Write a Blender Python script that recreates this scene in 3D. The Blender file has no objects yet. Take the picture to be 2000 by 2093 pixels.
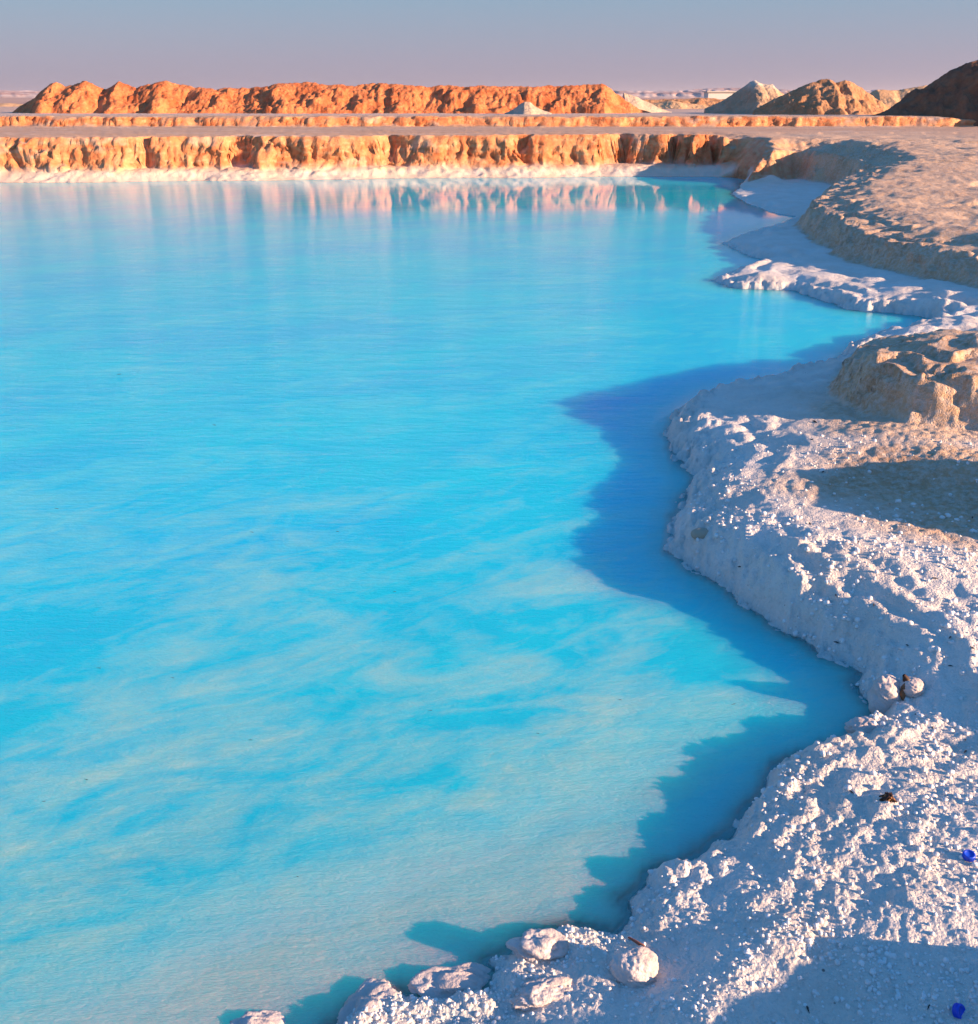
import bpy, math, random
import numpy as np
from mathutils import Vector, Matrix

scene = bpy.context.scene
# ------------------------------------------------------------------ camera
cam_data = bpy.data.cameras.new('camera')
cam = bpy.data.objects.new('camera', cam_data)
scene.collection.objects.link(cam)
cam.location = (0, 0, 1.85)
cam.rotation_euler = (math.radians(90 - 22.02), 0, 0)
cam_data.sensor_fit = 'HORIZONTAL'
cam_data.sensor_width = 36
cam_data.lens = 36 * 2100 / 2000
cam_data.clip_start = 0.05
cam_data.clip_end = 20000
scene.camera = cam
scene.render.resolution_x = 978
scene.render.resolution_y = 1024

# ------------------------------------------------------------------ sky and sun
SUN_EL, SUN_AZ = math.radians(14.0), math.radians(110.0)     # azimuth clockwise from +Y
sun_dir = Vector((math.sin(SUN_AZ) * math.cos(SUN_EL), math.cos(SUN_AZ) * math.cos(SUN_EL), math.sin(SUN_EL)))
world = bpy.data.worlds.new('World')
scene.world = world
world.use_nodes = True
nt = world.node_tree
nt.nodes.clear()
N = nt.nodes.new
L = nt.links.new
out = N('ShaderNodeOutputWorld'); bg = N('ShaderNodeBackground')
sky = N('ShaderNodeTexSky'); sky.sky_type = 'NISHITA'; sky.sun_disc = False
sky.sun_elevation = SUN_EL; sky.sun_rotation = SUN_AZ
sky.dust_density = 1.0; sky.ozone_density = 2.0
tc = N('ShaderNodeTexCoord'); sep = N('ShaderNodeSeparateXYZ')
ramp = N('ShaderNodeValToRGB')
L(tc.outputs['Generated'], sep.inputs[0]); L(sep.outputs['Z'], ramp.inputs[0])
e = ramp.color_ramp.elements
SKYR = [(0.0, (1.08, .94, 1.36)), (0.03, (1.02, 1.00, 1.46)), (0.08, (.74, 1.15, 1.64)), (0.2, (.36, 1.08, 2.0)), (0.5, (.17, .86, 2.1)), (1.0, (.12, .74, 2.05))]
e[0].position = 0; e[1].position = 1
for p, c in SKYR[1:-1]:
    e.new(p)
for i, (p, c) in enumerate(SKYR):
    e[i].position = p; e[i].color = (c[0], c[1], c[2], 1)
mix = N('ShaderNodeMixRGB'); mix.inputs[0].default_value = 0.92
L(sky.outputs[0], mix.inputs[1]); L(ramp.outputs[0], mix.inputs[2])
L(mix.outputs[0], bg.inputs['Color']); bg.inputs['Strength'].default_value = 0.12
L(bg.outputs[0], out.inputs['Surface'])

sd_ = bpy.data.lights.new('sun', 'SUN'); sd_.energy = 5.0; sd_.angle = math.radians(0.5)
sd_.color = (1.0, 0.67, 0.42)
sun = bpy.data.objects.new('sun', sd_); scene.collection.objects.link(sun)
sun.rotation_euler = sun_dir.to_track_quat('Z', 'Y').to_euler()
sun.location = (20, -5, 10)
scene.view_settings.view_transform = 'Standard'
scene.view_settings.look = 'None'
scene.view_settings.exposure = 1.36
scene.view_settings.gamma = 1.0
scene.view_settings.use_curve_mapping = False
scene.cycles.max_bounces = 6

# ------------------------------------------------------------------ measured outlines (metres, camera above 0,0)
LAKE = [(-20.082, 23.194), (-16.374, 23.98), (-11.351, 24.964), (-10.194, 25.111), (-9.036, 25.26), (-7.853, 25.411), (-5.456, 25.717), (-3.012, 26.11), (-1.764, 26.433), (0.797, 26.597), (3.285, 27.017), (4.045, 27.017), (4.888, 26.932), (6.128, 26.848), (6.229, 25.873), (5.633, 23.98), (4.934, 21.876), (4.757, 19.817), (4.768, 18.504), (4.931, 17.869), (5.038, 17.717), (4.699, 16.992), (4.379, 16.355), (3.928, 15.761), (3.438, 14.796), (3.167, 14.23), (3.186, 13.431), (3.213, 12.958), (3.433, 12.753), (3.138, 12.438), (2.779, 11.815), (2.451, 11.217), (2.51, 10.76), (2.836, 10.702), (3.103, 10.644), (3.204, 10.282), (3.351, 9.943), (3.425, 9.624), (3.713, 9.484), (3.971, 9.279), (4.045, 9.104), (3.676, 8.693), (3.128, 8.278), (2.795, 7.865), (2.577, 7.474), (2.255, 7.284), (1.983, 6.995), (1.749, 6.814), (1.578, 6.714), (1.336, 6.407), (1.171, 6.124), (1.085, 5.805), (1.059, 5.532), (1.07, 5.193), (1.097, 5.019), (1.012, 4.813), (0.903, 4.497), (0.816, 4.119), (0.844, 3.986), (0.906, 3.823), (0.965, 3.676), (1.022, 3.517), (1.094, 3.388), (1.16, 3.34), (1.207, 3.225), (1.269, 3.136), (1.306, 3.074), (1.26, 2.991), (1.256, 2.895), (1.268, 2.854), (1.228, 2.781), (1.167, 2.735), (1.125, 2.667), (1.046, 2.641), (0.962, 2.613), (0.872, 2.562), (0.816, 2.49), (0.781, 2.422), (0.73, 2.329), (0.649, 2.252), (0.582, 2.201), (0.515, 2.13), (0.463, 2.115), (0.419, 2.076), (0.398, 2.036), (0.336, 2.0), (0.335, 1.951), (0.293, 1.897), (0.233, 1.891), (0.128, 1.894), (0.077, 1.862), (0.048, 1.831), (0.0, 1.813), (0.022, 1.78), (0.013, 1.751), (0.003, 1.717), (-0.098, 1.693), (-0.152, 1.705), (-0.217, 1.711), (-0.279, 1.678), (-0.304, 1.649), (-0.328, 1.636), (-0.55, 1.42), (-0.95, 1.2), (-1.5, 0.9), (-2.6, 0.4), (-4.2, -0.6), (-8, -3), (-16, -5), (-30, -4), (-42, 4), (-44, 16), (-40, 23)]
CTRL = [(0.604, 2.011, 0.055), (0.75, 2.206, 0.06), (0.352, 1.922, 0.03), (0.489, 2.033, 0.035), (0.204, 1.828, 0.025), (0.611, 2.153, 0.04), (0.921, 2.269, 0.09), (0.983, 1.778, 0.125), (0.661, 1.793, 0.11), (0.261, 1.637, 0.06), (0.79, 2.046, 0.1), (0.109, 1.738, 0.03), (0.01, 1.639, 0.03), (-0.157, 1.629, 0.02), (0.397, 1.845, 0.06), (1.328, 2.811, 0.05), (1.4, 2.619, 0.07), (1.182, 2.515, 0.09), (1.5, 2.853, 0.06), (1.092, 2.21, 0.12), (1.138, 2.017, 0.125), (1.284, 2.327, 0.11), (1.28, 2.23, 0.12), (1.02, 2.409, 0.09), (0.892, 2.437, 0.07), (0.451, 1.57, 0.12), (0.974, 4.316, 0.12), (0.957, 3.849, 0.2), (1.33, 4.355, 0.2), (1.219, 3.657, 0.22), (1.411, 3.612, 0.24), (1.64, 3.478, 0.24), (1.278, 3.334, 0.15), (1.591, 3.126, 0.2), (1.198, 3.17, 0.1), (1.401, 3.045, 0.15), (1.555, 2.892, 0.2), (1.795, 4.408, 0.18), (2.006, 4.361, 0.15), (2.067, 4.054, 0.18), (1.842, 4.916, 0.25), (2.122, 5.015, 0.27), (1.188, 5.284, 0.13), (1.522, 5.58, 0.15), (1.868, 6.349, 0.11), (1.908, 5.509, 0.2), (1.46, 5.911, 0.11), (2.267, 6.835, 0.08), (2.168, 4.541, 0.3), (2.779, 10.732, 0.08), (3.364, 10.178, 0.1), (3.82, 9.485, 0.13), (4.156, 9.364, 0.24), (3.275, 11.653, 0.09), (3.586, 14.055, 0.08), (4.052, 13.414, 0.1), (3.934, 11.179, 0.11), (5.361, 20.959, 0.05), (5.807, 19.829, 0.06), (6.552, 24.008, 0.05), (4.504, 15.741, 0.08), (4.096, 9.051, 0.08), (-0.5, 1.1, 0.15), (0, 0.5, 0.2), (0, -1, 0.4), (1.0, 1.0, 0.15), (-3, -1, 0.3), (1.5, 2, 0.17)]
POLY_D = [(2.146, 6.407), (2.066, 5.898), (2.127, 5.48), (2.233, 5.234), (2.558, 5.147), (2.989, 4.996), (4.5, 5.2), (5.6, 6.6), (4.7, 7.6), (3.6, 7.5), (3.0, 7.4), (2.55, 7.15)]
POLY_E = [(5.947, 24.322), (7.358, 25.376), (7.473, 23.482), (7.137, 21.0), (6.121, 19.386), (5.469, 18.063), (4.742, 16.479), (4.464, 15.815), (4.253, 14.354), (4.065, 12.196), (4.188, 11.385), (4.375, 10.825), (4.5, 10.223), (4.579, 9.682), (4.846, 8.847), (7.5, 8.5), (12, 4), (60, 4), (60, 40), (4, 40)]
RIDGE = [(-28.576, 0.981), (-27.331, 1.705), (-26.086, 2.566), (-25.712, 2.68), (-25.276, 2.452), (-24.996, 2.48), (-24.062, 2.708), (-23.284, 2.452), (-22.817, 2.28), (-22.101, 2.68), (-21.043, 2.308), (-20.638, 2.423), (-19.237, 2.737), (-18.459, 2.509), (-17.992, 2.394), (-16.124, 2.28), (-15.191, 2.308), (-13.634, 2.366), (-11.767, 2.651), (-9.899, 2.594), (-8.031, 2.423), (-7.409, 2.594), (-6.163, 2.566), (-4.296, 2.452), (-1.183, 2.423), (1.93, 2.423), (5.043, 2.452), (6.599, 2.566), (6.911, 2.423), (7.533, 1.993), (8.156, 1.647), (8.934, 1.184), (9.712, 0.951)]
HEAP_WHITE_SMALL = [(0.796, 0.99), (1.381, 1.238), (1.912, 1.609), (2.257, 1.584), (2.788, 1.238), (3.451, 1.015)]
HEAP_PALE = [(12.482, 1.218), (13.223, 1.575), (14.265, 2.184), (14.814, 2.612), (15.143, 2.688), (15.582, 2.512), (16.185, 2.512), (16.734, 2.083), (18.38, 1.218)]
HEAP_BROWN = [(14.126, 1.198), (15.64, 1.971), (16.649, 2.435), (17.405, 2.643), (17.86, 2.712), (18.213, 2.528), (18.667, 2.689), (19.171, 2.481), (19.802, 2.134), (20.937, 1.551), (21.694, 1.198)]
HEAP_OCHRE = [(25.527, 1.28), (27.252, 2.334), (28.632, 2.27), (29.666, 2.461), (31.046, 2.651), (31.909, 2.397), (34.151, 1.6), (36.566, 1.28)]
HEAP_DARK = [(15.816, 0.904), (16.649, 1.021), (17.689, 1.371), (18.522, 1.892), (19.354, 2.466), (19.978, 2.845), (20.603, 3.128), (21.435, 3.354), (22.476, 3.166), (23.724, 2.561), (24.973, 1.796), (25.805, 1.021)]
SHED = (31.682, 150, 2.597)
HEAP_LOW1 = [(9.922, 0.953), (11.673, 1.279), (13.23, 1.352), (14.591, 1.568), (15.564, 1.388), (17.121, 1.243), (18.288, 0.953)]
HEAP_LOW2 = [(11.691, 1.151), (14.741, 1.529), (17.79, 1.576), (21.857, 1.718), (25.415, 1.576), (28.465, 1.151)]
HEAP_FAR_L = [(-54.457, 0.729), (-50.567, 1.182), (-47.65, 1.272), (-45.705, 1.091), (-42.788, 0.638)]
SPOTS = {'CAP1': (1.174, 2.014), 'CAP2': (0.953, 1.561), 'B_EGG': (1.288, 2.86), 'B_PLUG': (0.322, 1.725), 'B_SUB1': (-0.105, 1.745), 'B_SUB1b': (-0.044, 1.759), 'B_SUB2': (-0.253, 1.692), 'B_SUB3': (-0.495, 1.654), 'B_EDGE1': (0.112, 1.803), 'B_EDGE2': (0.419, 1.753), 'STONE_TAN': (0.914, 4.054), 'B_LEDGE': (0.121, 1.677), 'DROP': (0.524, 1.757), 'BALL': (0.623, 1.533), 'TWIG': (1.328, 2.844), 'CLUMP': (1.06, 2.244), 'B_CLUS': (1.156, 2.664), 'RIDGE_TUFT': (1.175, 2.311)}
CHIPS = [(1.942, 6.481), (1.912, 6.78), (1.786, 5.402), (1.646, 4.991), (1.583, 4.585), (0.87, 3.826), (1.278, 3.394), (1.444, 3.695), (1.335, 3.941), (1.637, 3.403), (1.239, 3.219), (1.42, 3.063), (1.552, 3.047), (1.587, 2.956), (1.506, 2.917), (1.404, 2.554), (1.378, 2.495), (1.408, 2.875), (1.336, 2.623), (0.662, 1.59), (0.851, 1.492), (0.905, 1.578), (0.767, 1.406), (0.401, 1.502), (0.984, 2.296), (1.014, 3.76), (1.381, 3.294), (2.066, 4.06)]
CHIP_LABELS = ['dark chip on the shaded salt ledge just below the layered tan block', 'small dark chip on the shaded salt ledge farthest along toward the bay', 'dark chip where the white promontory meets the foot of the tan soil', 'dark chip halfway down the edge between white salt and tan soil', 'dark chip at the near end of the tan soil edge on the promontory', 'black chip on the shaded salt slope just below the embedded tan stone', 'dark chip near the middle of the sunlit promontory', 'dark chip on the sunlit promontory crest by the brownish hollow', 'dark chip on the upper sunlit side of the promontory slope', 'elongated dark chip on the promontory close to the picture edge', 'dark chip low on the near flank of the promontory', 'dark chip on the near flank of the promontory above the cove', 'dark chip beside the foot of the promontory in the cove', 'flat dark chip in the cove nearest the picture edge', 'flat dark chip in the middle of the cove floor behind the split root', 'dark chip upper one of the close trio at the near side of the cove', 'upright dark chip lower one of the close trio in the cove', 'dark chip directly beside the salt lumps around the split root', 'faint dark chip alone on the near side of the cove floor', 'thin dark chip lying at the border of the big corner shadow', 'dark chip in the corner shadow above the tipped blue cap', 'dark chip in the corner shadow farthest from the tipped blue cap', 'dark chip low in the corner shadow short of the tipped blue cap', 'rusty dark chip on sunlit popcorn salt near the bottom edge', 'dark chip beside the rusty clump on the near salt ridge', 'dark chip in the shaded slope past the embedded tan stone', 'dark chip on the promontory between its crest and near flank', 'dark chip in the brownish hollow at the picture edge']
FLOATS = [(-1.669, 5.981), (-2.657, 7.213), (-0.695, 4.332), (-2.093, 4.615), (-0.38, 3.715), (-1.086, 4.326), (-1.086, 3.054), (-1.362, 3.119), (-1.177, 2.488), (-1.26, 2.387), (-0.74, 2.687), (-0.49, 2.085), (0.433, 2.916), (0.803, 2.889), (0.153, 2.722), (-0.191, 2.851)]
FLOAT_LABELS = ['dark flake on open water above the middle of the lake', 'dark flake on the water highest up toward the far bank', 'dark flake on the clear blue band at mid lake', 'dark flake on the water by the picture edge at mid height', 'dark flake just below the middle of the lake surface', 'small dark flake on the pale streaks at mid lake', 'dark flake on the pale streaks in the lower half of the lake', 'dark flake near the picture edge in the lower half of the lake', 'dark flake on the deep blue streak low in the lake', 'dark flake lowest of those near the picture edge', 'dark flake over the milky patch low in the lake', 'dark flake nearest the shallow pinkish bottom', 'dark flake on sunlit water opposite the cove', 'dark flake drifting closest to the cove', 'dark flake on milky water off the near salt bank', 'dark flake on milky water between mid lake and the near bank']

# ------------------------------------------------------------------ numeric noise
_rng = np.random.RandomState(7)
_perm = _rng.permutation(4096).astype(np.int64)
_g = _rng.uniform(0, 2 * np.pi, 4096)
_gx, _gy = np.cos(_g), np.sin(_g)
_r1, _r2, _r3 = _rng.rand(4096), _rng.rand(4096), _rng.rand(4096)

def _hash(ix, iy):
    return _perm[(_perm[ix & 4095] + iy * 7 + 13) & 4095]

def noise(x, y):
    ix = np.floor(x).astype(np.int64); iy = np.floor(y).astype(np.int64)
    fx = x - ix; fy = y - iy
    u = fx * fx * fx * (fx * (fx * 6 - 15) + 10); v = fy * fy * fy * (fy * (fy * 6 - 15) + 10)
    def g(i, j):
        h = _hash(ix + i, iy + j)
        return _gx[h] * (fx - i) + _gy[h] * (fy - j)
    a = g(0, 0); b = g(1, 0); c = g(0, 1); d = g(1, 1)
    return (a + (b - a) * u + (c - a) * v + (a - b - c + d) * u * v) * 1.5

def fbm(x, y, o=4, gain=.5):
    s = 0; a = 1.; t = 0
    for k in range(o):
        s = s + a * noise(x * 2 ** k + 17.3 * k, y * 2 ** k - 9.1 * k); t += a; a *= gain
    return s / t

def knobs(x, y, cell, seed=0, rmin=.35, rmax=.75):
    """rounded popcorn lumps, 0..1"""
    x = x / cell + seed * 31.7; y = y / cell - seed * 11.3
    ix = np.floor(x).astype(np.int64); iy = np.floor(y).astype(np.int64)
    best = np.zeros_like(x)
    for i in (-1, 0, 1):
        for j in (-1, 0, 1):
            h = _hash(ix + i, iy + j)
            cx = ix + i + _r1[h]; cy = iy + j + _r2[h]
            r = rmin + (rmax - rmin) * _r3[h]
            d2 = ((x - cx) ** 2 + (y - cy) ** 2) / (r * r)
            best = np.maximum(best, r / rmax * np.sqrt(np.clip(1 - d2, 0, 1)))
    return best

def cracks(x, y, cell, seed=0):
    """F2-F1 of a cell pattern: 0 on the joints"""
    x = x / cell + seed * 31.7; y = y / cell - seed * 11.3
    ix = np.floor(x).astype(np.int64); iy = np.floor(y).astype(np.int64)
    f1 = np.full_like(x, 9.); f2 = np.full_like(x, 9.)
    for i in (-1, 0, 1):
        for j in (-1, 0, 1):
            h = _hash(ix + i, iy + j)
            d = np.hypot(x - ix - i - _r1[h], y - iy - j - _r2[h])
            f2 = np.minimum(f2, np.maximum(f1, d)); f1 = np.minimum(f1, d)
    return f2 - f1

def sstep(a, b, x):
    t = np.clip((x - a) / (b - a), 0, 1)
    return t * t * (3 - 2 * t)

def signed(poly, x, y):
    """distance to a closed outline, positive inside"""
    p = np.array(poly, float); q = np.roll(p, -1, 0)
    best = np.full(x.shape, 1e9); inside = np.zeros(x.shape, bool)
    for (ax, ay), (bx, by) in zip(p, q):
        dx, dy = bx - ax, by - ay
        t = np.clip(((x - ax) * dx + (y - ay) * dy) / (dx * dx + dy * dy + 1e-12), 0, 1)
        best = np.minimum(best, (x - ax - t * dx) ** 2 + (y - ay - t * dy) ** 2)
        if ay != by:
            c = ((ay > y) != (by > y)) & (x < (bx - ax) * (y - ay) / (by - ay) + ax)
            inside ^= c
    d = np.sqrt(best)
    return np.where(inside, d, -d)

CT = np.array(CTRL)
# ------------------------------------------------------------------ the shape of the ground
def ground(x, y, fine=True):
    """returns height, soil (0 salt .. 1 tan soil), distance inland, crust amount"""
    x = np.asarray(x, float); y = np.asarray(y, float)
    R = np.hypot(x, y)
    sc = np.clip(R / 6, .35, 4)                      # outlines get wobblier with distance
    wx = x + .05 * sc * noise(x / (.5 * sc), y / (.5 * sc)) + .02 * noise(x * 7, y * 7)
    wy = y + .05 * sc * noise(x / (.5 * sc) + 40, y / (.5 * sc)) + .02 * noise(x * 7, y * 7 + 30)
    sd = -signed(LAKE, wx + .010 * np.clip(R / 3, .6, 3) * noise(x * 22 / sc, y * 22 / sc), wy + .010 * np.clip(R / 3, .6, 3) * noise(x * 22 / sc + 9, y * 22 / sc))
    # plateau height from spot heights
    num = 0; den = 0
    for cx, cy, cz in CT:
        s2 = (.05 + .03 * math.hypot(cx, cy)) ** 2
        w = 1 / ((x - cx) ** 2 + (y - cy) ** 2 + s2) ** 1.5
        num = num + w * cz; den = den + w
    A = num / den
    near = sstep(9, 5, R)
    w = .035 + .06 * sstep(2.4, 4, R) + .10 * sstep(6, 12, R)
    pos = np.clip(sd, 0, None)
    h = A * (1 - np.exp(-(pos / w) ** 1.1))
    soil = sstep(.45, .95, sd + .25 * fbm(x * 2.2, y * 2.2, 3)) * sstep(4.3, 5.2, y + .4 * noise(x * 2, y * 2)) * sstep(1.45, 1.8, x + .25 * noise(x * 3, y * 3) - .12 * (y - 5)) * .85
    soil = soil * sstep(9.2, 8.2, y)
    soil = np.maximum(soil, 1.0 * sstep(.95, .35, np.hypot((x - 2.25) * .8, (y - 4.35) * 1.1) + .25 * fbm(x * 3, y * 3, 3)))
    # raised blocks of tan soil
    def block(h, soil, sdp, top, edge, dome):
        wob = .06 * fbm(x * 3, y * 3, 4) * np.clip(sc, .6, 3) + .03 * (np.abs(noise(x * 6, y * 6)))
        d = sdp + wob
        prof = sstep(0, edge, d) * .72 + .28 * sstep(edge, dome, d)
        hb = h + (top - h) * prof
        return np.where(d > 0, np.maximum(h, hb), h), np.maximum(soil, sstep(-.02, .05, d)), prof
    sdD = signed(POLY_D, wx, wy)
    h, soil, pD = block(h, soil, sdD, .56 - .20 * np.clip(y - 6.0, 0, 2) + .05 * fbm(x * 1.5, y * 1.5, 2), .20, .9)
    sdE = signed(POLY_E, wx, wy)
    topE = .50 + .42 * sstep(13, 25, y) + .05 * fbm(x * .5, y * .5, 3) + .03 * fbm(x * 1.6, y * 1.6, 3)
    h, soil, pE = block(h, soil, sdE, topE, .35, 1.2)
    # unseen mounds added outside the frame on the right to cast shadows into view
    for mx_, my_, mr_, mh_ in ((1.45, 1.10, .66, .195), (2.1, 2.5, .45, .12), (3.0, 3.9, .62, .36), (4.8, 2.6, 1.6, .25), (3.9, .2, 1.8, .25)):
        dd = np.hypot(x - mx_, (y - my_)) / mr_ + .32 * noise(x * 2.3, y * 2.3) + .2 * noise(x * 6, y * 6)
        h = h + mh_ * sstep(1, .35, dd)
    # the far bank and the plain behind it
    far = sstep(23.6, 25.4, y + .12 * np.clip(-x, 0, 30)) * (sstep(6.9, 5.6, x + .0 * y)) + sstep(-30, -34, x) * (y > 10)
    far = np.clip(far, 0, 1)
    gul = np.abs(fbm(x * .38 + 3, y * .8, 4)) * .7 + .06 * np.abs(fbm(x * 2.6, y * 2.4, 3))
    bite = 0
    for bx, bw, bd in ((-8.2, .25, .35), (-6.1, .3, .4), (-2.4, .35, .45), (3.5, .4, .8), (4.75, .22, .7), (5.6, .22, .6), (-12.5, .2, .3), (-16.5, .3, .4), (.9, .2, .25)):
        bite = bite + bd * np.exp(-((x + .3 * noise(x * 1.5, y * 2.5) - bx) / bw) ** 2)
    d = sd - .35 * gul - bite + .03 * noise(x * 5, y * 5)
    lower = .25 * sstep(-.05, .5, sd + .12 * fbm(x * 1.7, y * 1.7, 3)) + .03 * fbm(x * 3, y * 6, 3)
    upper = sstep(.36, .72, d + .07 * fbm(x * 4, y * 7, 4))
    plain = .96 - .26 * sstep(28, 45, y) + .02 * fbm(x * .25, y * .5, 3)
    st = y + .25 * fbm(x * .2, y * .2, 2) + .25 * np.abs(fbm(x * .5, y * .7, 5))
    plain = plain + .38 * sstep(45.4, 45.7, st) * sstep(24, 18, x) - .12 * sstep(48, 60, y)
    hf = np.where(sd > 0, lower + (plain - lower) * upper, h)
    h = h + (hf - h) * far
    h = np.where(y > 30, plain, h)
    soil = np.where(far > .5, sstep(.12, .34, h + .12 * fbm(x * 1.2, y * 1.2, 4)), soil)
    soil = np.where(y > 30, 1., soil)
    # distant desert
    h = h - .35 * sstep(120, 600, R) + sstep(90, 400, R) * .5 * fbm(x / 60, y / 60, 3)
    # below the water
    neg = np.clip(-sd, 0, None)
    bed = -.04 * sstep(0, .06, neg) - .76 * (1 - np.exp(-(neg / .75) ** 1.7)) + (.05 * np.clip(neg * 3, 0, 1) * fbm(x * 1.8, y * 1.8, 4))
    shelf = sstep(1.9, .3, np.hypot((x + .45) * .7, (y - 1.75))) * (.15 + .05 * fbm(x * 2.2 + y * 1.2, y * 3.2 - x * 1.2, 3)) * sstep(0, .35, neg)
    bed = np.minimum(np.minimum(bed + shelf, np.maximum(bed, -.075 - .02 * fbm(x * 3, y * 3, 3))), -.012)
    h = np.where(sd > 0, h, bed)
    crust = (1 - soil) * sstep(-.3, .05, sd)
    if fine:
        patch = .45 + .55 * sstep(-.25, .3, fbm(x * 2.1 + 5, y * 2.1, 3))
        fr = sstep(16, 6, R)
        pk = patch * (.45 + .55 * sstep(4, 2.5, R))
        c = .012 * pk * (knobs(x, y, .12, 1) - .3) + .004 * pk * knobs(x + .012 * noise(x * 30, y * 30), y, .045, 2) + .0025 * patch * knobs(x + .004 * noise(x * 90, y * 90), y, .02, 3) * sstep(6, 3.5, R) + .002 * knobs(x, y, .012, 13) * sstep(3.4, 2.6, R)
        c = c + .016 * fbm(x * 4, y * 4, 3) + .003 * fbm(x * 30, y * 30, 2)
        rim = sstep(-.16, -.02, sd) * sstep(.22, .04, sd) * (1 - far)
        c = c + (.022 * knobs(x, y, .16, 41) + .012 * knobs(x + .02 * noise(x * 20, y * 20), y, .07, 42)) * sstep(2.9, 3.8, R) * sstep(8, 6, R) * sstep(.02, .10, sd) * sstep(.7, .35, sd) * (.4 + .6 * sstep(-.2, .2, noise(x * 1.9, y * 1.9)))
        c = c + (.04 * knobs(x, y, .42, 15) + .02 * knobs(x, y, .2, 16) + .02 * fbm(x * 1.6, y * 2.5, 4)) * sstep(5.5, 9, R) * (1 - far)
        c = c * (1 - .75 * far) * sstep(-.02, .05, sd) * np.where(sd > 0, 1, .4) + rim * np.clip(R / 3 - .15, .4, 2) * (.022 * knobs(x, y, .085, 21) + .014 * knobs(x, y, .035, 22) - .006)
        h = h + (1 - far) * crust * .011 * np.clip((R - 1.4) / 3.5, .12, 2) * sstep(.02, .08, sd) * sstep(.65, .25, sd) * np.sin(sd * 2 * np.pi / (.13 * np.clip(R / 4, .6, 2.5)) + 4 * noise(x * 1.7, y * 1.7)) * (.5 + noise(x * 1.1, y * 1.1))
        h = h + c * crust * (.35 + .65 * fr)
        # layered, crumbling soil
        s = soil * (1 - far) * sstep(30, 24, y)
        steep = np.clip(np.maximum(pD * (1 - pD), pE * (1 - pE)) * 4, 0, 1)
        h = h + s * (.012 * np.clip(R / 6, .8, 2) * fbm(x * 6, y * 6, 5, .6) + .011 * knobs(x, y, .045, 4) * sstep(14, 8, R) + .015 * steep * (knobs(x, y, .13, 5) - .3))
        q = h / .085 + 1.6 * noise(x * 1.3, y * 1.3) + .5 * noise(x * 4, y * 4); q = q - np.floor(q)
        st2 = np.clip(np.maximum(sstep(.02, .12, pD) * sstep(.99, .9, pD), sstep(.02, .12, pE) * sstep(.99, .9, pE)), 0, 1)
        h = h + s * st2 * .085 * .7 * (sstep(.5, .95, q) - q + .25)
        h = h + s * sstep(9, 14, R) * (.022 * fbm(x * 1.7, y * 2.6, 5, .55) - .045 * sstep(.25, .6, noise(x * 1.1, y * 1.8)))
        sf = far * (sd > 0)
        mid = upper * (1 - upper) * 4
        h = h + sf * (.16 * mid * (fbm(x * 1.6, y * 5.5, 6, .65) + .4 * (knobs(x, y, .45, 5) - .3)) + .03 * fbm(x * 4, y * 4, 4) * sstep(.05, .3, sd))
        h = h + (y > 30) * .025 * fbm(x * .8, y * 1.5, 4) + sstep(43, 45, y) * sstep(48, 46.5, y) * .07 * fbm(x * 1.1, y * 3, 5)
        # cove under the ledge: dark undercut line
    return h, soil, sd, crust

def gz(x, y):
    return float(ground(np.array([x]), np.array([y]))[0][0])

# ------------------------------------------------------------------ mesh and object helpers
COL = scene.collection
def link(name, me, mat=None, parent=None):
    o = bpy.data.objects.new(name, me); COL.objects.link(o)
    if mat is not None and me is not None and not me.materials:
        me.materials.append(mat)
    if parent is not None:
        o.parent = parent
    return o

def tag(o, label=None, cat=None, group=None, kind=None):
    for k, v in (('label', label), ('category', cat), ('group', group), ('kind', kind)):
        if v: o[k] = v
    return o

def empty(name, loc, **kw):
    o = bpy.data.objects.new(name, None); COL.objects.link(o); o.location = loc
    return tag(o, **kw)

def np_mesh(name, V, Q, attrs=None, smooth=True):
    me = bpy.data.meshes.new(name)
    V = np.asarray(V, np.float32); Q = np.asarray(Q, np.int32)
    k = Q.shape[1]
    me.vertices.add(len(V)); me.vertices.foreach_set('co', V.ravel())
    me.loops.add(Q.size); me.loops.foreach_set('vertex_index', Q.ravel())
    me.polygons.add(len(Q)); me.polygons.foreach_set('loop_start', np.arange(0, Q.size, k, dtype=np.int32))
    me.update(calc_edges=True)
    me.polygons.foreach_set('use_smooth', np.full(len(Q), smooth))
    for n, a in (attrs or {}).items():
        at = me.attributes.new(n, 'FLOAT', 'POINT'); at.data.foreach_set('value', np.asarray(a, np.float32).ravel())
    me.validate()
    return me

def grid_quads(nu, nv, keep=None, wrap=False):
    i = np.arange(nu if wrap else nu - 1)[:, None]; j = np.arange(nv - 1)[None, :]
    i2 = (i + 1) % nu
    a = i * nv + j; b = i2 * nv + j; c = i2 * nv + j + 1; d = i * nv + j + 1
    Q = np.stack([a, b, c, d], -1).reshape(-1, 4)
    if keep is not None:
        k = keep.reshape(nu, nv)
        kk = (k[i, j] | k[i2, j] | k[i2, j + 1] | k[i, j + 1]).reshape(-1)
        Q = Q[kk]
    return Q

def compact(V, Q, attrs):
    used = np.unique(Q); m = np.full(len(V), -1, np.int64); m[used] = np.arange(len(used))
    return V[used], m[Q], {k: v[used] for k, v in attrs.items()}

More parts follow.
